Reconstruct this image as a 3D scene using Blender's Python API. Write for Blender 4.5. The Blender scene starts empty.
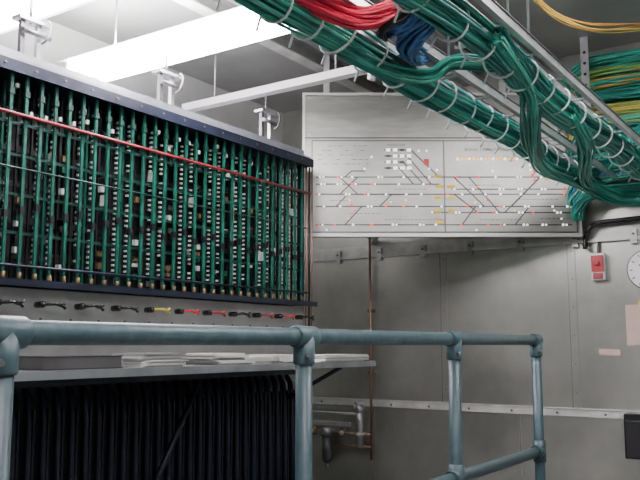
import bpy, math, random
from mathutils import Vector, Matrix
random.seed(7)
C34, S34 = 0.8288, 0.5595
YAW = math.atan2(S34, C34)

# ------------------------------------------------------------ materials
def mat(name, col, rough=0.5, metal=0.0, var=0.15, scale=6.0, emit=0.0, col2=None, stretch=None, bump=0.0, aniso=0.0):
    m = bpy.data.materials.new(name); m.use_nodes = True
    nt = m.node_tree; b = nt.nodes['Principled BSDF']
    b.inputs['Roughness'].default_value = rough
    b.inputs['Metallic'].default_value = metal
    b.inputs['Anisotropic'].default_value = aniso
    if emit > 0:
        b.inputs['Base Color'].default_value = (*col, 1)
        b.inputs['Emission Color'].default_value = (*col, 1)
        b.inputs['Emission Strength'].default_value = emit
        return m
    tc = nt.nodes.new('ShaderNodeTexCoord'); mp = nt.nodes.new('ShaderNodeMapping')
    n = nt.nodes.new('ShaderNodeTexNoise'); r = nt.nodes.new('ShaderNodeValToRGB')
    n.inputs['Scale'].default_value = scale; n.inputs['Detail'].default_value = 6
    n.inputs['Roughness'].default_value = 0.6
    if stretch: mp.inputs['Scale'].default_value = stretch
    nt.links.new(tc.outputs['Object'], mp.inputs['Vector'])
    nt.links.new(mp.outputs['Vector'], n.inputs['Vector'])
    nt.links.new(n.outputs['Fac'], r.inputs['Fac'])
    c2 = col2 if col2 else tuple(min(1, c*(1+var)) for c in col)
    c1 = tuple(c*(1-var) for c in col) if not col2 else col
    r.color_ramp.elements[0].position = 0.35; r.color_ramp.elements[1].position = 0.65
    r.color_ramp.elements[0].color = (*c1, 1); r.color_ramp.elements[1].color = (*c2, 1)
    nt.links.new(r.outputs['Color'], b.inputs['Base Color'])
    if bump > 0:
        bp = nt.nodes.new('ShaderNodeBump'); bp.inputs['Strength'].default_value = bump
        bp.inputs['Distance'].default_value = 0.01
        nt.links.new(n.outputs['Fac'], bp.inputs['Height'])
        nt.links.new(bp.outputs['Normal'], b.inputs['Normal'])
    return m

M = {}
M['wall'] = mat('wall_metal_sheet', (.34,.35,.315), .30, .8, scale=1.6, col2=(.54,.55,.50), bump=.22, aniso=.4)
M['wall2'] = mat('painted_wall', (.43,.44,.42), .6, 0, scale=1.5)
M['trim'] = mat('trim_steel', (.55,.56,.53), .4, .3, scale=9)
M['ceil'] = mat('ceiling_sheet', (.31,.315,.30), .5, .1, scale=1.3, var=.15)
M['beam'] = mat('beam_grey', (.19,.19,.185), .5, .2)
M['floor'] = mat('floor_lino', (.20,.20,.20), .7, 0, scale=3)
M['alu'] = mat('panel_aluminium', (.30,.305,.28), .34, .75, scale=5, var=.14, stretch=(1,1,6), aniso=.5)
M['alu2'] = mat('diagram_plate', (.35,.355,.325), .36, .6, scale=4, var=.12, aniso=.4)
M['alu_edge'] = mat('panel_edge', (.62,.62,.59), .35, .4, scale=4, var=.06)
M['steel'] = mat('galvanised_steel', (.46,.47,.47), .35, .7, scale=14)
M['ledge'] = mat('machine_ledge_steel', (.36,.38,.42), .3, .6, scale=12)
M['darksteel'] = mat('dark_steel', (.12,.12,.125), .4, .6)
M['rail'] = mat('railing_paint', (.024,.057,.067), .45, .0, scale=16, var=.2, bump=.1)
M['railworn'] = mat('railing_paint_worn', (.026,.062,.072), .45, .0, scale=30, col2=(.060,.108,.118), bump=.15)
M['green'] = mat('rack_green', (.006,.090,.062), .4, .1, scale=8, var=.3)
M['green2'] = mat('rack_dark_green', (.004,.04,.03), .4, .1)
M['navy'] = mat('machine_navy', (.006,.010,.022), .35, .2, scale=8, var=.3)
M['navy2'] = mat('machine_blue', (.018,.024,.042), .35, .3, scale=8, var=.3)
M['black'] = mat('black_paint', (.005,.005,.007), .45)
M['blackgl'] = mat('black_gloss', (.010,.010,.010), .25)
M['contact'] = mat('contact_white', (.66,.70,.66), .5)
M['brass'] = mat('brass', (.22,.15,.08), .45, .5)
M['copper'] = mat('copper_pipe', (.30,.18,.13), .35, .7)
M['red'] = mat('red_paint', (.42,.02,.025), .35)
M['darkred'] = mat('red_rod', (.28,.02,.03), .4)
M['yellow'] = mat('yellow_paint', (.62,.48,.06), .45)
M['orange'] = mat('orange_cable', (.60,.30,.05), .45)
M['white'] = mat('white_paint', (.75,.75,.73), .5, var=.04)
M['paper'] = mat('paper', (.70,.70,.66), .8, var=.06)
M['pink'] = mat('pink_paper', (.50,.37,.32), .8, var=.08)
M['board'] = mat('lever_board', (.30,.31,.30), .4, .2, scale=5)
M['desktop'] = mat('desk_top', (.12,.12,.12), .5, .0, scale=5)
M['desk'] = mat('desk_edge', (.30,.33,.34), .35, .3)
M['c_green'] = mat('cable_green', (.016,.26,.185), .38, var=.25)
M['c_green2'] = mat('cable_teal', (.012,.20,.17), .38, var=.25)
M['c_green3'] = mat('cable_light_green', (.06,.40,.28), .38, var=.25)
M['c_lime'] = mat('cable_lime', (.26,.46,.11), .4)
M['c_red'] = mat('cable_red', (.62,.02,.06), .35)
M['c_blue'] = mat('cable_blue', (.03,.12,.30), .35)
M['c_yellow'] = mat('cable_yellow', (.62,.52,.12), .4)
M['tie'] = mat('cable_tie', (.60,.66,.64), .5)
M['tube'] = mat('fluorescent_tube', (1,.92,.97), emit=60)
M['fixture'] = mat('fixture_enamel', (.90,.86,.88), .4, var=.03)
M['lampw'] = mat('lamp_white', (1,.97,.93), emit=2.2)
M['lampy'] = mat('lamp_amber', (1,.42,.03), emit=1.6)
M['lampr'] = mat('lamp_red', (1,.02,.01), emit=1.6)
M['ink'] = mat('ink_line', (.04,.04,.045), .5)
M['label'] = mat('label_yellow', (.60,.46,.05), .6)

# ------------------------------------------------------------ mesh builder
class MB:
    def __init__(s): s.v=[]; s.f=[]; s.mi=[]; s.sm=[]; s.mats=[]
    def m(s, k):
        if k not in s.mats: s.mats.append(k)
        return s.mats.index(k)
    def box(s, x0,x1,y0,y1,z0,z1, k):
        b=len(s.v); i=s.m(k)
        s.v += [(x0,y0,z0),(x1,y0,z0),(x1,y1,z0),(x0,y1,z0),(x0,y0,z1),(x1,y0,z1),(x1,y1,z1),(x0,y1,z1)]
        for f in ((0,3,2,1),(4,5,6,7),(0,1,5,4),(1,2,6,5),(2,3,7,6),(3,0,4,7)):
            s.f.append(tuple(b+j for j in f)); s.mi.append(i); s.sm.append(False)
    def cbox(s, c, d, k):
        s.box(c[0]-d[0]/2,c[0]+d[0]/2,c[1]-d[1]/2,c[1]+d[1]/2,c[2]-d[2]/2,c[2]+d[2]/2,k)
    def tube(s, pts, r, k, n=8, cap=True, closed=False):
        pts=[Vector(p) for p in pts]; i=s.m(k); b=len(s.v); N=len(pts)
        rs = r if isinstance(r,(list,tuple)) else [r]*N
        prev=None
        for q,p in enumerate(pts):
            if closed: t=(pts[(q+1)%N]-pts[q-1])
            else: t=(pts[min(q+1,N-1)]-pts[max(q-1,0)])
            if t.length<1e-9: t=Vector((0,0,1))
            t.normalize()
            if prev is None:
                a=Vector((0,0,1)) if abs(t.z)<.9 else Vector((1,0,0))
                prev=(a-t*a.dot(t)).normalized()
            else:
                prev=(prev-t*prev.dot(t))
                prev=prev.normalized() if prev.length>1e-6 else t.orthogonal().normalized()
            w=t.cross(prev)
            for j in range(n):
                an=2*math.pi*j/n
                s.v.append(tuple(p+(prev*math.cos(an)+w*math.sin(an))*rs[q]))
        L = N if closed else N-1
        for q in range(L):
            for j in range(n):
                a0=b+q*n+j; a1=b+q*n+(j+1)%n; q2=(q+1)%N
                s.f.append((a0,a1,b+q2*n+(j+1)%n,b+q2*n+j)); s.mi.append(i); s.sm.append(True)
        if cap and not closed:
            s.f.append(tuple(b+j for j in reversed(range(n)))); s.mi.append(i); s.sm.append(False)
            s.f.append(tuple(b+(N-1)*n+j for j in range(n))); s.mi.append(i); s.sm.append(False)
    def ball(s, c, r, k, n=12, sc=(1,1,1)):
        c=Vector(c)
        i=s.m(k); b=len(s.v); R=8
        for a in range(R+1):
            ph=math.pi*a/R
            for j in range(n):
                th=2*math.pi*j/n
                s.v.append((c.x+r*sc[0]*math.sin(ph)*math.cos(th), c.y+r*sc[1]*math.sin(ph)*math.sin(th), c.z-r*sc[2]*math.cos(ph)))
        for a in range(R):
            for j in range(n):
                s.f.append((b+a*n+j,b+a*n+(j+1)%n,b+(a+1)*n+(j+1)%n,b+(a+1)*n+j)); s.mi.append(i); s.sm.append(True)
    def obj(s, name, bevel=0, loc=(0,0,0), rotz=0, parent=None):
        me=bpy.data.meshes.new(name); me.from_pydata(s.v,[],s.f)
        for k in s.mats: me.materials.append(M[k])
        me.polygons.foreach_set('material_index', s.mi)
        me.polygons.foreach_set('use_smooth', s.sm); me.update()
        o=bpy.data.objects.new(name,me); bpy.context.scene.collection.objects.link(o)
        o.location=loc; o.rotation_euler=(0,0,rotz)
        if bevel>0:
            bv=o.modifiers.new('bevel','BEVEL'); bv.width=bevel; bv.segments=2; bv.limit_method='ANGLE'
        if parent: o.parent=parent
        return o

def smooth(pts, n=8):
    P=[Vector(p) for p in pts]; P=[P[0]*2-P[1]]+P+[P[-1]*2-P[-2]]; out=[]
    for i in range(1,len(P)-2):
        for j in range(n):
            t=j/n; a,b,c,d=P[i-1],P[i],P[i+1],P[i+2]
            out.append(.5*((2*b)+(c-a)*t+(2*a-5*b+4*c-d)*t*t+(3*b-a-3*c+d)*t**3))
    out.append(P[-2]); return out

def bundle(mb, pts, R, cnt, r, keys, n=8, wob=.012, sides=6, flat=1.0):
    base=smooth(pts,n)
    for c in range(cnt):
        a=random.uniform(0,6.283); rad=R*math.sqrt(random.random())
        k=random.choice(keys); q=[]
        ph=random.uniform(0,6.28); w=random.uniform(.25,.6); tw=random.uniform(-.06,.06)
        for i,p in enumerate(base):
            t=(base[min(i+1,len(base)-1)]-base[max(i-1,0)]).normalized()
            u=Vector((0,0,1)); u=(u-t*u.dot(t))
            u=u.normalized() if u.length>.05 else Vector((1,0,0))
            s=t.cross(u); aa=a+tw*i
            ra=rad+wob*math.sin(i*w+ph)
            q.append(p+u*math.sin(aa)*ra*flat+s*math.cos(aa)*ra)
        mb.tube(q,r,k,sides)

# ------------------------------------------------------------ room shell
XL,XR,YB,YF,H = -3.85,1.9,-2.4,5.15,3.0
def shell(name,a,k):
    mb=MB(); mb.box(*a,k); return mb.obj(name)
shell('floor',(XL-.1,XR+.1,YB-.1,YF+.1,-.1,0),'floor')
shell('ceiling',(XL-.1,XR+.1,YB-.1,YF+.1,H,H+.1),'ceil')
shell('wall_back',(XL-.1,XR+.1,YF,YF+.1,0,H),'wall')
shell('wall_left',(XL-.1,XL,YB,YF,0,H),'wall2')
shell('wall_right',(XR,XR+.1,YB,YF,0,H),'wall2')
shell('wall_rear',(XL-.1,XR+.1,YB-.1,YB,0,H),'wall2')
mb=MB(); mb.box(XL,XR,YF-.012,YF,.655,.705,'trim'); mb.box(XL,XR,YF-.02,YF,.700,.706,'trim')
x=XL+.1
while x<XR: 
    mb.tube([(x,YF-.012,.675),(x,YF-.018,.675)],.008,'darksteel',8); x+=.3
mb.obj('trim_1')
mb=MB(); mb.box(XL,XR,YF-.03,YF,1.745,1.765,'trim'); mb.box(XL,XR,YF-.006,YF,1.765,1.84,'trim')
x=XL+.2
while x<XR:
    mb.box(x-.02,x+.02,YF-.035,YF,1.72,1.81,'steel'); mb.tube([(x,YF-.035,1.78),(x,YF-.042,1.78)],.008,'darksteel',8); x+=.36
mb.obj('trim_2')
mb=MB()
for x in (-2.45,-1.55,-.4):
    mb.box(x-.003,x+.003,YF-.003,YF,.706,1.745,'beam'); mb.box(x+.003,x+.05,YF-.004,YF,.706,1.745,'wall')
    z=.8
    while z<1.7: mb.tube([(x+.027,YF-.004,z),(x+.027,YF-.007,z)],.005,'beam',6); z+=.18
for x in (-3.0,-1.9,-.8): mb.box(x-.003,x+.003,YF-.003,YF,.02,.655,'beam')
mb.obj('trim_3')
for x in (-2.85,-1.75,-.55,.7):
    mb=MB(); mb.box(x-.05,x+.05,YB,YF,H-.012,H,'beam'); mb.box(x-.005,x+.005,YB,YF,H-.09,H-.012,'beam')
    mb.box(x-.04,x+.04,YB,YF,H-.1,H-.09,'trim'); mb.obj('ceiling_beam')
# ceiling services
mb=MB()
mb.box(-2.5,-2.15,YB+.01,YF-.01,H-.075,H-.001,'beam')
y=YB+.6
while y<YF-.1:
    mb.box(-2.52,-2.13,y,y+.03,H-.085,H-.001,'steel'); y+=1.1
mb.obj('ventilation_duct')
mb=MB()
for x in (-1.98,-1.93): 
    mb.tube([(x,YB+.01,H-.03),(x,YF-.01,H-.03)],.013,'darksteel',8)
y=YB+.5
while y<YF: mb.box(-2.01,-1.90,y,y+.025,H-.045,H-.001,'steel'); y+=.8
mb.obj('ceiling_conduit')

# ------------------------------------------------------------ interlocking machine
Y0,Y1 = .75,3.93
mb=MB()
FX=-2.76
mb.box(-3.38,-3.36,Y0,Y1,1.36,2.17,'black')                  # rear sheet
mb.box(-3.40,FX+.03,Y0,Y1+.03,2.185,2.225,'navy')            # top channel
mb.box(FX+.03,FX+.04,Y0,Y1+.03,2.18,2.228,'navy2')
mb.box(-3.40,FX+.025,Y0,Y1+.02,2.225,2.245,'ledge')
mb.box(FX-.02,FX-.01,Y0,Y1,2.245,2.285,'ledge')
mb.box(-3.40,FX-.02,Y0,Y1,2.245,2.25,'ledge')
y=Y0+.06
while y<Y1:
    mb.tube([(FX+.04,y,2.206),(FX+.044,y,2.206)],.006,'darksteel',6); y+=.144
mb.box(-3.40,FX+.05,Y0,Y1+.05,1.335,1.352,'navy')            # bottom channel
mb.box(FX+.05,FX+.056,Y0,Y1+.05,1.328,1.356,'navy2')
for y in (Y0,Y1-.03): 
    for x in (-3.38,FX-.04): mb.box(x,x+.03,y,y+.03,1.35,2.19,'navy')
for z in (1.47,1.62,1.77,1.92,2.08):
    mb.box(FX-.16,FX-.145,Y0,Y1,z-.012,z+.012,'black')
for z in (1.545,1.70,1.86,1.99): mb.box(FX-.022,FX-.016,Y0,Y1,z-.006,z+.006,'green2')
mb.tube([(FX+.02,Y0,2.016),(FX+.02,Y1+.02,2.016)],.0075,'darkred',8)
mb.tube([(FX+.015,Y0,1.41),(FX+.015,Y1,1.41)],.006,'navy2',6)
mb.tube([(FX+.015,Y0,1.80),(FX+.015,Y1,1.80)],.004,'green2',6)
y=Y0+.05; i=0; P=.072
while y<Y1-.02:
    mb.box(FX-.008,FX+.002,y-.0068,y+.0068,1.36,2.185,'green')
    mb.tube([(FX+.004,y,1.352),(FX+.004,y,1.385)],.009,'brass',8)
    mb.box(FX-.012,FX+.012,y-.011,y+.011,2.005,2.028,'green2')
    mb.box(FX-.01,FX+.006,y-.011,y+.011,2.10,2.125,'green2')
    mb.box(FX-.012,FX+.006,y-.010,y+.010,1.60+.02*(i%3),1.63+.02*(i%3),'black')
    yy=y+P/2
    mb.box(FX-.11,FX-.10,yy-.006,yy+.006,1.35,2.185,'green' if i%3==0 else 'black')
    mb.box(FX-.25,FX-.24,yy-.014,yy+.014,1.35,2.185,'black')
    if i%3!=1:
        z=1.44
        while z<2.14:
            if random.random()<.86:
                mb.cbox((FX-.080,yy+.012,z),(.012,.011,.009),'contact')
            z+=.024
    else:
        for q in range(7):
            z=random.uniform(1.42,2.12); mb.cbox((FX-.08,yy,z),(.02,.02,.026),random.choice(['contact','green','black','brass','black']))
    if i%4==2:
        mb.cbox((FX-.05,yy-.01,random.uniform(1.5,2.1)),(.03,.016,.05),'contact')
    if random.random()<.6: mb.cbox((FX-.02,yy,random.uniform(2.04,2.15)),(.012,.014,.018),'contact')
    y+=P; i+=1
for q in range(130):
    yy=random.uniform(Y0+.1,Y1-.1); z=random.uniform(1.42,2.14)
    mb.cbox((-3.345,yy,z),(.02,.05,.03),random.choice(['contact','board','green2','brass']))
# lever board
mb.box(-3.3,FX-.01,Y0,Y1,1.012,1.325,'board')
mb.box(FX-.01,FX-.006,Y0,Y1,1.15,1.153,'darksteel')
y=Y0+.12; 
while y<Y1: 
    mb.tube([(FX-.012,y,1.205),(FX-.004,y,1.205)],.005,'darksteel',6); y+=.15
y=Y0+.10; i=0
tips={9:'yellow',10:'red',11:'darkred',13:'darkred',14:'red'}
while y<Y1-.03:
    z=1.262; tip=tips.get(i,'blackgl')
    mb.tube([(FX-.02,y,z),(FX+.035,y,z)],.013,'blackgl',10)
    mb.tube([(FX+.03,y,z),(FX+.045,y+.05,z+.004),(FX+.05,y+.08,z-.003)],[.007,.006,.008],tip,8)
    mb.tube([(FX+.05,y+.08,z-.003),(FX+.05,y+.095,z+.010)],.006,tip,8)
    mb.tube([(FX+.05,y+.08,z-.003),(FX+.05,y+.095,z-.014)],.006,tip,8)
    mb.ball((FX+.035,y-.006,z),.012,'blackgl',8)
    y+=.20; i+=1
# desk shelf
mb.box(FX-.01,-2.40,Y0,4.12,.985,1.008,'desktop')
mb.box(-2.40,-2.385,Y0,4.12,.978,1.010,'desk')
for yy in (1.2,3.8):
    mb.tube([(-2.42,yy,.98),(-2.78,yy,.80)],.012,'navy',8)
# lower casing
mb.box(-3.3,-2.90,Y0,Y1,0,.985,'black')
mb.box(-2.90,-2.78,Y0,Y1,.93,.985,'navy'); mb.box(-2.90,-2.74,Y0,Y1,0,.10,'navy')
y=Y0+.03
while y<Y1:
    pts=[(-2.86,y,.93),(-2.83,y,.88),(-2.815,y,.78),(-2.81,y,.5),(-2.81,y,.1)]
    mb.tube(pts,[.012,.018,.021,.022,.022],'navy',8)
    mb.box(-2.80,-2.785,y-.004,y+.004,.1,.84,'navy')
    y+=.072
mb.tube([(-2.72,2.55,.25),(-2.70,2.95,.93)],.014,'navy',8)
mb.tube([(-2.72,2.5,.17),(-2.72,2.56,.27)],.02,'blackgl',8)
for yy,k in ((3.97,'copper'),(4.0,'navy'),(4.03,'copper')):
    mb.tube([(FX,yy-.03,1.0),(FX,yy-.03,2.2)],.006,k,8)
machine=mb.obj('interlocking_machine')

def papers(name,x0,x1,y0,y1,n,keys):
    mb=MB(); z=1.0085
    for q in range(n):
        t=random.uniform(.004,.010); o=random.uniform(-.014,.014)
        mb.box(x0+o,x1+o,y0+o*1.5,y1+o,z,z+t,random.choice(keys)); z+=t+.0002
    mb.obj(name)
papers('paper_stack',-2.66,-2.45,2.34,2.58,8,['paper','paper','white','board'])
papers('paper_stack',-2.66,-2.44,2.78,3.00,7,['paper','white','board'])
papers('paper_stack',-2.64,-2.44,3.06,3.20,5,['paper','white'])
papers('paper_stack',-2.64,-2.44,3.26,3.45,6,['paper','board'])
papers('paper_stack',-2.66,-2.42,3.62,4.08,6,['paper','paper','board'])
mb=MB(); mb.box(-2.68,-2.46,1.86,2.24,1.009,1.013,'ink'); mb.box(-2.675,-2.465,1.865,2.235,1.013,1.055,'desktop'); mb.box(-2.68,-2.46,1.86,2.24,1.055,1.059,'ink'); mb.box(-2.685,-2.68,1.86,2.24,1.009,1.059,'ink')
mb.obj('log_book')

# ------------------------------------------------------------ fluorescent fixtures
def fixture(y, lit=True, x0=-3.5,x1=-2.1,z=2.6,rw=.19):  # wide default reflector and third tube enlarge the bright area, imitating lens glare
    mb=MB()
    mb.box(x0,x1,y-.03,y+.03,z+.03,z+.075,'fixture')
    b=len(mb.v)
    if lit:
        i=mb.m('fixture')
        for x in (x0,x1):
            mb.v += [(x,y-.03,z+.05),(x,y-rw,z+.01),(x,y+.03,z+.05),(x,y+rw,z+.01)]
        mb.f += [(b,b+1,b+5,b+4),(b+2,b+6,b+7,b+3)]; mb.mi += [i,i]; mb.sm += [False,False]
        for dy in (-.11,-.0,.11): mb.tube([(x0+.03,y+dy,z-.005),(x1-.03,y+dy,z-.005)],.02,'tube',12)
    for x in (x0+.01,x1-.03):
        mb.box(x,x+.02,y-.14 if lit else y-.025,y+.14 if lit else y+.025,z-.02,z+.05,'fixture')
    for x in (x0+.25,x1-.25): mb.tube([(x,y,z+.07),(x,y,H)],.006,'steel',6)
    return mb.obj('fluorescent_light' if lit else 'strip_light_batten')
fixture(2.05); fixture(2.83)
fixture(3.64,False,z=2.55)
def alight(x,y,z,sx,sy,p,up=False,col=(.96,1.0,.985)):
    l=bpy.data.lights.new('tube_and_fill_light','AREA'); l.shape='RECTANGLE'; l.size=sx; l.size_y=sy; l.energy=p; l.color=col
    o=bpy.data.objects.new('tube_and_fill_light',l); o.location=(x,y,z); o.rotation_euler=(math.pi if up else 0,0,0); bpy.context.scene.collection.objects.link(o)
for y in (2.05,2.83):
    alight(-2.8,y,2.56,1.3,.12,12,col=(1,.97,.98)); alight(-2.8,y,2.70,1.3,.12,80,True,col=(1,.96,.99))  # upward lamps added to brighten the ceiling above the closed reflectors
for (x,y) in ((-.05,3.0),(-.1,.9),(-1.2,-1.2)):  # unseen fixtures and lamps beyond the view, added as fill light
    fixture(y,True,x-.65,x+.65,2.78,.13)
    alight(x,y,2.74,1.25,.12,16); alight(x,y,2.88,1.25,.12,16,True)

for y in (2.0,2.8,3.62):
    mb=MB()
    mb.box(-2.86,-2.80,y-.06,y+.06,2.25,2.262,'darksteel')
    mb.box(-2.84,-2.82,y-.05,y-.03,2.26,2.46,'darksteel'); mb.box(-2.84,-2.82,y+.03,y+.05,2.26,2.46,'steel')
    mb.box(-2.86,-2.80,y-.07,y+.09,2.45,2.465,'steel')
    mb.tube([(-2.80,y-.06,2.40),(-2.80,y+.08,2.40)],.012,'darksteel',8)
    mb.tube(smooth([(-2.79,y+.06,2.47),(-2.77,y+.06,2.44),(-2.77,y+.04,2.38),(-2.79,y+.03,2.36)],5),.006,'darksteel',6)
    mb.tube([(-2.83,y,2.45),(-2.83,y,2.56)],.007,'darksteel',6)
    mb.obj('fixture_clamp')

# ------------------------------------------------------------ track diagram panel
PS=.00631; PZ=.00653; ZT=2.707
mb=MB()
W=278*PS; ZB=ZT-142*PZ
def U(px): return (px-303)*PS
def Z(py): return ZT-(py-94)*PZ
mb.box(0,W,0,.06,ZB,ZT,'alu')
mb.box(-.004,W+.004,-.016,0,ZT-.012,ZT+.004,'alu_edge'); mb.box(-.004,W+.004,-.02,.0,ZB-.004,ZB+.018,'alu_edge')
mb.box(-.004,.012,-.014,0,ZB,ZT,'alu_edge'); mb.box(W-.010,W+.004,-.016,0,ZB,ZT,'alu_edge')
mb.box(U(312),U(577),-.010,0,Z(232),Z(142),'alu2')
for (a,b,c,d) in ((312,577,141.2,142.2),(312,577,231.5,232.6),(311.5,312.6,142,232),(444.5,445.8,142,232),(576.4,577.6,142,232)):
    mb.box(U(a),U(b),-.014,0,Z(d),Z(c),'darksteel')
mb.box(U(303),U(581),-.004,0,Z(139),Z(138),'ink')
for px in (309,573):
    for py in (98,135): mb.tube([(U(px),-.001,Z(py)),(U(px),-.007,Z(py))],.006,'steel',8)
def line(pts,w=.9,k='ink'):
    for (a,b),(c,d) in zip(pts[:-1],pts[1:]):
        L=math.hypot(c-a,d-b)
        ux,uz=(c-a)/L,(d-b)/L; px_,pz_=-uz*w/2,ux*w/2
        b0=len(mb.v); i=mb.m(k); yy=-.0115
        mb.v += [(U(a+px_),yy,Z(b+pz_)),(U(c+px_),yy,Z(d+pz_)),(U(c-px_),yy,Z(d-pz_)),(U(a-px_),yy,Z(b-pz_))]
        mb.f.append((b0,b0+1,b0+2,b0+3)); mb.mi.append(i); mb.sm.append(False)
tracks=[(316,572,178),(316,440,185),(452,572,190),(316,572,195),(316,572,207),(430,572,213),(316,572,225)]
for a,b,y in tracks: line([(a,y),(b,y)],1.1)
for pts in ([(340,178),(358,195)],[(340,195),(358,178)],[(336,207),(348,195)],[(345,178),(352,172),(366,172)],
            [(385,151),(412,151),(440,178)],[(385,157),(408,157),(432,185)],[(385,163),(404,163),(424,185)],[(385,169),(400,169),(414,185)],
            [(455,178),(485,207)],[(455,195),(478,213)],[(462,225),(476,207)],[(470,178),(500,213),(530,213)],
            [(505,213),(548,172),(566,172)],[(512,207),(540,180)],[(515,225),(530,207)],[(345,225),(362,207)],[(380,207),(392,195)]):
    line(pts,1.2)
for y in (151,157,163,169): 
    for x in (387,394,401,408): mb.box(U(x),U(x+4),-.013,-.010,Z(y+1.1),Z(y-1.1),'lampw' if (x+y)%4 else 'ink')
for r in range(5):
    x=318
    while x<368:
        w=random.uniform(2,6); 
        if random.random()<.7: line([(x,147+r*4.5),(x+w,147+r*4.5)],.5)
        x+=w+1.5
for (x0,x1,y) in ((385,440,220),(330,350,201),(395,425,190),(470,500,186),(520,560,200),(480,520,220),(540,570,219),(350,380,214)):
    x=x0
    while x<x1:
        w=random.uniform(1.5,4); line([(x,y),(x+w,y)],.5); x+=w+1.2
for (x,y) in ((435,176),(436,186),(448,186),(435,197),(448,197),(434,210),(436,221),(448,210)):
    mb.box(U(x),U(x+8),-.013,-.010,Z(y+3),Z(y),'label')
def dot(x,y,k,r=.0055): mb.tube([(U(x),-.010,Z(y)),(U(x),-.016,Z(y))],r,k,8)
for x in range(459,522,4): dot(x,160,'lampy' if x%3 else 'lampw',.0080)
for a,b,y in tracks:
    x=a+random.uniform(2,10)
    while x<b-4:
        dot(x,y,random.choice(['lampw','lampw','lampw','lampr','lampr']),.0066); 
        if random.random()<.4: dot(x+3.5,y,'lampw',.0055)
        x+=random.uniform(12,28)
for x,y in [(random.uniform(318,572),random.choice([182,201,203,211,219,230,188])) for _ in range(20)]: dot(x,y,random.choice(['lampw','lampr','lampy']),.005)
for (x,y) in ((372,158),(420,152),(428,152),(365,170),(532,166),(540,166),(548,166),(558,166),(532,171),(552,171),(494,172),(430,170),(438,171)): dot(x,y,'lampw',.0065)
for (x,y) in ((534,176),(352,205),(372,225),(536,171),(556,176),(545,171),(536,181)): dot(x,y,'lampr',.008)
mb.box(U(425),U(430),-.014,-.01,Z(166),Z(160),'red')
for u in (.5,1.05,1.6):
    dist=(YF-4.084-u*S34)/C34
    for z in (ZB+.08,ZT-.12): mb.box(u-.015,u+.015,.06,max(.07,dist-.03),z-.02,z+.02,'steel')
for u in (.15,1.3): mb.box(u-.02,u+.02,.06,.066,ZT-.2,H,'steel')
panel=mb.obj('track_diagram_panel',loc=(-2.887,4.084,0),rotz=YAW)
for txt,px,py,sz in (('SIGNAL CABIN MAIN LINE',466,152,.027),('STATION LOOP',388,147,.016)):
    cu=bpy.data.curves.new('panel_lettering','FONT'); cu.body=txt; cu.size=sz; cu.extrude=.0005
    o=bpy.data.objects.new('panel_lettering',cu); bpy.context.scene.collection.objects.link(o)
    cu.materials.append(M['ink']); o.parent=panel; o.location=(U(px),-.0125,Z(py)); o.rotation_euler=(math.pi/2,0,0)

# ------------------------------------------------------------ pipe railing
mb=MB(); RX=-1.18; R=.0215; ZR=1.121; ZL=.653
py_=[-.055,.81,1.675,2.578,3.418]
mb.tube([(RX,py_[0],ZR),(RX,1.2,ZR),(RX,2.2,ZR),(RX,py_[-1],ZR)],R,'railworn',20)
mb.tube([(RX,py_[0],ZL),(RX,py_[-1],ZL)],R,'rail',20)
for i,y in enumerate(py_):
    mb.tube([(RX,y,0),(RX,y,ZR-.01)],R,'rail',20)
    last = i==len(py_)-1
    mb.tube([(RX,y-.042,ZR),(RX,y-.038,ZR),(RX,y+(.02 if last else .038),ZR),(RX,y+(.026 if last else .042),ZR)],[.025,.0275,.0275,.025],'railworn',20)
    mb.tube([(RX,y,ZR-.070),(RX,y,ZR-.066),(RX,y,ZR)],[.025,.0275,.0275],'railworn',20)
    mb.ball((RX,y,ZR),.0275,'railworn',16)
    mb.tube([(RX,y-.045,ZL),(RX,y+.045 if not last else y,ZL)],.027,'rail',20)
    mb.tube([(RX,y,ZL-.045),(RX,y,ZL+.045)],.027,'rail',20)
    mb.tube([(RX+.02,y-.02,ZR-.05),(RX+.032,y-.02,ZR-.05)],.006,'darksteel',6)
    mb.tube([(RX,y,0),(RX,y,.01)],.06,'rail',20); mb.tube([(RX,y,.01),(RX,y,.06)],.03,'rail',20)
mb.obj('pipe_railing')

# ------------------------------------------------------------ cable trays
G=['c_green','c_green','c_green2','c_green3','c_green2']
def tray(x, z, w, y0, y1):
    mb=MB()
    for xx in (x,x+w):
        mb.box(xx-.003,xx+.003,y0,y1,z,z+.035,'steel'); mb.box(xx-.010,xx+.010,y0,y1,z-.003,z,'steel'); mb.box(xx-.008,xx+.008,y0,y1,z+.035,z+.038,'darksteel')
    y=y0+.1
    while y<y1-.02:
        mb.box(x,x+w,y-.008,y+.008,z+.002,z+.006,'steel'); y+=.30
    y=y0+.2
    while y<y1:
        mb.tube([(x+w,y,z+.03),(x+w,y,H)],.005,'steel',6); mb.tube([(x,y,z+.03),(x,y,H)],.005,'steel',6)
        y+=2.3
    return mb.obj('cable_tray')
tray(-1.24,2.065,.10,YB+.1,4.78)
tray(-.92,2.085,.07,YB+.1,4.78)
def ties(mb,x,z,r,y0,y1,st=.17):
    y=y0
    while y<y1:
        t=random.uniform(-.03,.03)
        mb.tube([(x+r*math.cos(a),y+t*math.sin(a),z+r*math.sin(a)) for a in [2*math.pi*q/18 for q in range(18)]],.0042,'tie',6,closed=True)
        mb.tube([(x-r*.7,y,z-r*.7),(x-r*1.1,y+.015,z-r*1.15)],.0035,'tie',6)
        y+=st+random.uniform(-.02,.03)
yy=[YB+.15,-1.2,-.4,.4,1.0,1.5,2.0,2.5,3.0,3.5,4.0,4.4,4.75]
mb=MB()
bundle(mb,[(-1.275+.014*math.sin(i*1.7),y,2.045+.012*math.sin(i*2.3)) for i,y in enumerate(yy)],.050,84,.0055,G,5,.009)
ties(mb,-1.275,2.045,.064,.8,4.75)
mb.obj('cable_bundle')
mb=MB()
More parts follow.
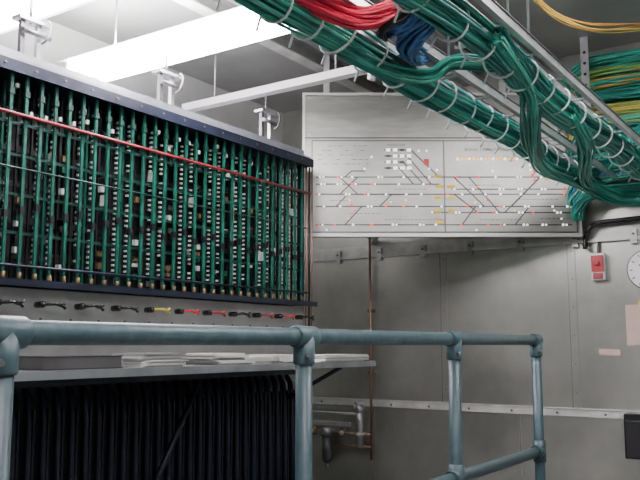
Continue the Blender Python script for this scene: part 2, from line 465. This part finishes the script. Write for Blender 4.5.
bundle(mb,[(-.955+.014*math.sin(i*1.3),y,2.065+.014*math.sin(i*2.1)) for i,y in enumerate(yy)],.050,80,.0055,G,5,.009)
ties(mb,-.955,2.065,.062,.8,4.75,.2)
mb.obj('cable_bundle')
mb=MB()
bundle(mb,[(-.90,2.3,2.07),(-.95,2.75,2.04),(-1.03,3.0,1.99),(-1.14,3.35,1.95),(-1.24,3.8,1.97),(-1.27,4.4,2.01),(-1.2,4.75,1.98)],.038,32,.0055,G,6,.008)
bundle(mb,[(-1.30,1.9,2.03),(-1.24,2.2,1.99),(-1.16,2.38,2.0),(-1.10,2.45,2.06),(-1.0,2.6,2.08)],.028,16,.0055,G,6,.005)
bundle(mb,[(-.93,3.2,2.05),(-.98,3.6,2.0),(-1.10,4.0,1.98),(-1.2,4.4,2.0),(-1.22,4.75,2.02)],.036,26,.0055,G,6,.008)
mb.obj('cable_bundle')
mb=MB()
bundle(mb,[(-1.24,4.3,2.03),(-1.2,4.62,1.98),(-1.05,4.78,1.94),(-.6,4.82,1.95),(.4,4.82,1.95),(XR-.03,4.82,1.95)],.045,34,.006,['c_green2','c_green'],6,.008)
bundle(mb,[(-1.22,4.45,2.08),(-1.15,4.68,2.14),(-1.0,4.78,2.20),(-.6,4.80,2.22),(.4,4.80,2.2),(XR-.03,4.80,2.2)],.045,34,.006,['c_green2','c_green','c_green3'],6,.008)
bundle(mb,[(-.92,4.2,2.10),(-.90,4.5,2.25),(-.8,4.74,2.36),(-.5,4.80,2.40),(.4,4.80,2.4),(XR-.03,4.80,2.4)],.05,36,.006,['c_green2','c_green','c_green3'],6,.008)
mb.obj('cable_bundle')
# red, black, blue looms slung between the trays
mb=MB()
bundle(mb,[(-1.6,1.35,2.97),(-1.42,1.48,2.4),(-1.28,1.62,2.11),(-1.20,1.78,2.05),(-1.13,1.90,2.035),(-1.04,1.97,2.075),(-.95,2.0,2.14),(-.8,2.05,2.4),(-.7,2.1,2.97)],.030,34,.0055,['c_red'],8,.005)
mb.obj('red_cable_loom')
mb=MB()
bundle(mb,[(-1.20,2.45,2.12),(-1.16,2.28,2.05),(-1.10,2.12,2.02),(-1.05,2.07,2.03),(-.99,2.07,2.08),(-.92,2.06,2.15),(-.8,2.1,2.5),(-.75,2.15,2.97)],.034,34,.0055,['c_blue'],8,.005)
bundle(mb,[(-1.16,2.2,2.12),(-1.12,2.05,2.06),(-1.07,2.0,2.03),(-1.0,1.98,2.04),(-.94,1.95,2.09),(-.86,1.95,2.3),(-.8,1.95,2.97)],.026,24,.0055,['c_blue'],8,.005)
mb.obj('blue_cable_loom')
mb=MB()
bundle(mb,[(-1.22,2.2,2.11),(-1.16,2.07,2.04),(-1.10,1.96,2.015),(-1.02,1.96,2.05),(-.94,2.0,2.12),(-.85,2.05,2.5),(-.82,2.07,2.97)],.014,10,.0055,['blackgl'],8,.005)
mb.obj('black_cable_loom')
rows=[(2.85,['c_green','c_green3'],.038,24),(2.78,['c_green','c_lime'],.034,20),(2.71,['c_green3','orange','c_green'],.032,18),(2.63,['c_green','c_green2'],.050,36),(2.54,['c_yellow','c_lime'],.030,14),
      (2.47,['c_lime','c_green3'],.028,14),(2.40,['c_green2'],.038,22),(2.31,['c_green','c_green2'],.05,38),(2.22,['c_green2','c_green'],.045,32),(2.13,['c_green3','c_blue'],.038,22),(2.04,['c_green2','c_green'],.038,24)]
mb=MB()
for i,(z,ks,rr,n) in enumerate(rows):
    x0=-1.46+.03*(i%3)
    bundle(mb,[(x0,5.0,z-.16),(x0+.02,4.97,z-.08),(-1.33,4.95,z-.01),(-1.1,4.95,z+.008*math.sin(i)),(-.7,4.96,z-.01),(.5,4.95,z),(XR-.03,4.96,z)],rr,n,.0066,ks,6,.007)
mb.obj('multicolour_cable_run')
mb=MB()
for x in (-1.31,-.4,.6):
    mb.box(x-.024,x+.024,4.870,4.876,2.03,H,'steel')
    z=2.06
    while z<2.95: mb.tube([(x,4.8705,z),(x,4.868,z)],.010,'black',8); z+=.07
mb.obj('perforated_strut')
mb=MB()
bundle(mb,[(-.7,2.2,2.98),(-.85,2.6,2.62),(-1.0,3.0,2.5),(-.95,3.6,2.55),(-.8,4.3,2.75),(-.7,4.7,2.85)],.02,7,.003,['c_yellow','orange'],8,.008)
mb.obj('yellow_wires')

# ------------------------------------------------------------ wall fittings
YW=YF-.001
mb=MB(); x=-1.347; z=1.586
mb.box(x-.042,x+.042,YW-.05,YW,z-.085,z+.085,'steel'); mb.box(x-.036,x+.036,YW-.065,YW-.05,z-.03,z+.07,'red')
mb.tube([(x,YW-.065,z+.02),(x,YW-.085,z+.02)],.016,'darkred',12); mb.box(x-.03,x+.03,YW-.06,YW-.05,z-.075,z-.04,'darkred')
mb.tube([(x,YW-.02,z+.085),(x,YW-.02,1.745)],.009,'darksteel',8); mb.obj('alarm_switch',.003)
mb=MB(); x=-1.055; z=1.555
mb.tube([(x,YW,z),(x,YW-.03,z)],.125,'darksteel',40); mb.tube([(x,YW-.03,z),(x,YW-.036,z)],.117,'white',40)
for a in range(12):
    an=a*math.pi/6; mb.tube([(x+.09*math.sin(an),YW-.037,z+.09*math.cos(an)),(x+.106*math.sin(an),YW-.037,z+.106*math.cos(an))],.003,'ink',6)
mb.tube([(x,YW-.039,z),(x-.05,YW-.039,z+.03)],.004,'ink',6); mb.tube([(x,YW-.039,z),(x+.02,YW-.039,z+.08)],.003,'ink',6)
mb.obj('wall_clock')
mb=MB(); mb.box(-1.205,-1.0,YW-.003,YW,1.10,1.345,'pink'); mb.box(-1.13,-1.09,YW-.004,YW,1.34,1.37,'yellow')
mb.obj('notice_sheet')
mb=MB(); mb.box(-1.374,-1.247,YW-.003,YW,1.035,1.075,'pink')
mb.obj('label_plate')
mb=MB(); mb.box(-1.21,-.93,YW-.16,YW,.44,.70,'blackgl'); mb.box(-1.20,-.94,YW-.168,YW-.16,.45,.66,'black'); mb.box(-1.1,-1.04,YW-.175,YW-.168,.6,.62,'steel')
mb.obj('junction_box',.006)
mb=MB()
mb.tube(smooth([(-1.42,YF-.05,1.70),(-1.41,YF-.05,1.78),(-1.36,YF-.06,1.85),(-1.2,YF-.06,1.865),(-.6,YF-.06,1.87),(XR-.02,YF-.06,1.87)],6),.016,'blackgl',10)
mb.obj('black_conduit')
mb=MB(); x=-3.0
mb.tube([(x,YF-.045,.28),(x,YF-.045,1.95)],.009,'copper',10)
for z in (.9,1.35,1.9): mb.box(x-.02,x+.02,YF-.05,YW,z-.012,z+.012,'brass')
mb.tube([(-3.7,YF-.045,.457),(-3.0,YF-.045,.457)],.010,'copper',10)
mb.tube([(-3.7,YF-.05,.60),(-3.12,YF-.05,.60)],.009,'steel',10)
mb.tube([(-3.42,YF-.05,.37),(-3.0,YF-.05,.37)],.010,'copper',10)
mb.tube([(-3.09,YF-.055,.36),(-3.09,YF-.055,.68)],.028,'steel',14); mb.tube([(-3.09,YF-.055,.62),(-3.09,YF-.055,.66)],.04,'steel',14)
mb.tube([(-3.09,YF-.055,.44),(-3.09,YF-.055,.47)],.038,'steel',14)
for xx in (-3.24,-3.5): mb.tube([(xx,YF-.045,.43),(xx,YF-.045,.49)],.02,'brass',10); mb.ball((xx,YF-.07,.457),.02,'steel')
mb.box(-3.55,-3.2,YF-.02,YW,.5,.53,'steel')
x=-3.36; y=YF-.075
mb.tube([(x,y,.44),(x,y,.43)],.05,'darksteel',18); mb.tube([(x,y,.49),(x,y,.43)],.035,'steel',14)
mb.tube([(x,y,.43),(x,y,.28),(x,y,.25),(x,y,.235)],[.042,.042,.034,.012],'darksteel',18)
mb.tube([(x,y,.24),(x,y,.20)],.008,'steel',8); mb.box(x-.02,x+.02,y,YW,.45,.48,'steel')
mb.obj('air_filter_pipework')

# ------------------------------------------------------------ camera and world
cam=bpy.data.cameras.new('camera'); cam.sensor_width=36; cam.lens=45; cam.clip_start=.02
co=bpy.data.objects.new('camera',cam); co.location=(0,0,1.1)
co.rotation_euler=(math.radians(90+7.48),0,YAW); bpy.context.scene.collection.objects.link(co)
bpy.context.scene.camera=co
w=bpy.data.worlds.new('world'); bpy.context.scene.world=w; w.use_nodes=True
w.node_tree.nodes['Background'].inputs[0].default_value=(.5,.5,.5,1); w.node_tree.nodes['Background'].inputs[1].default_value=.2
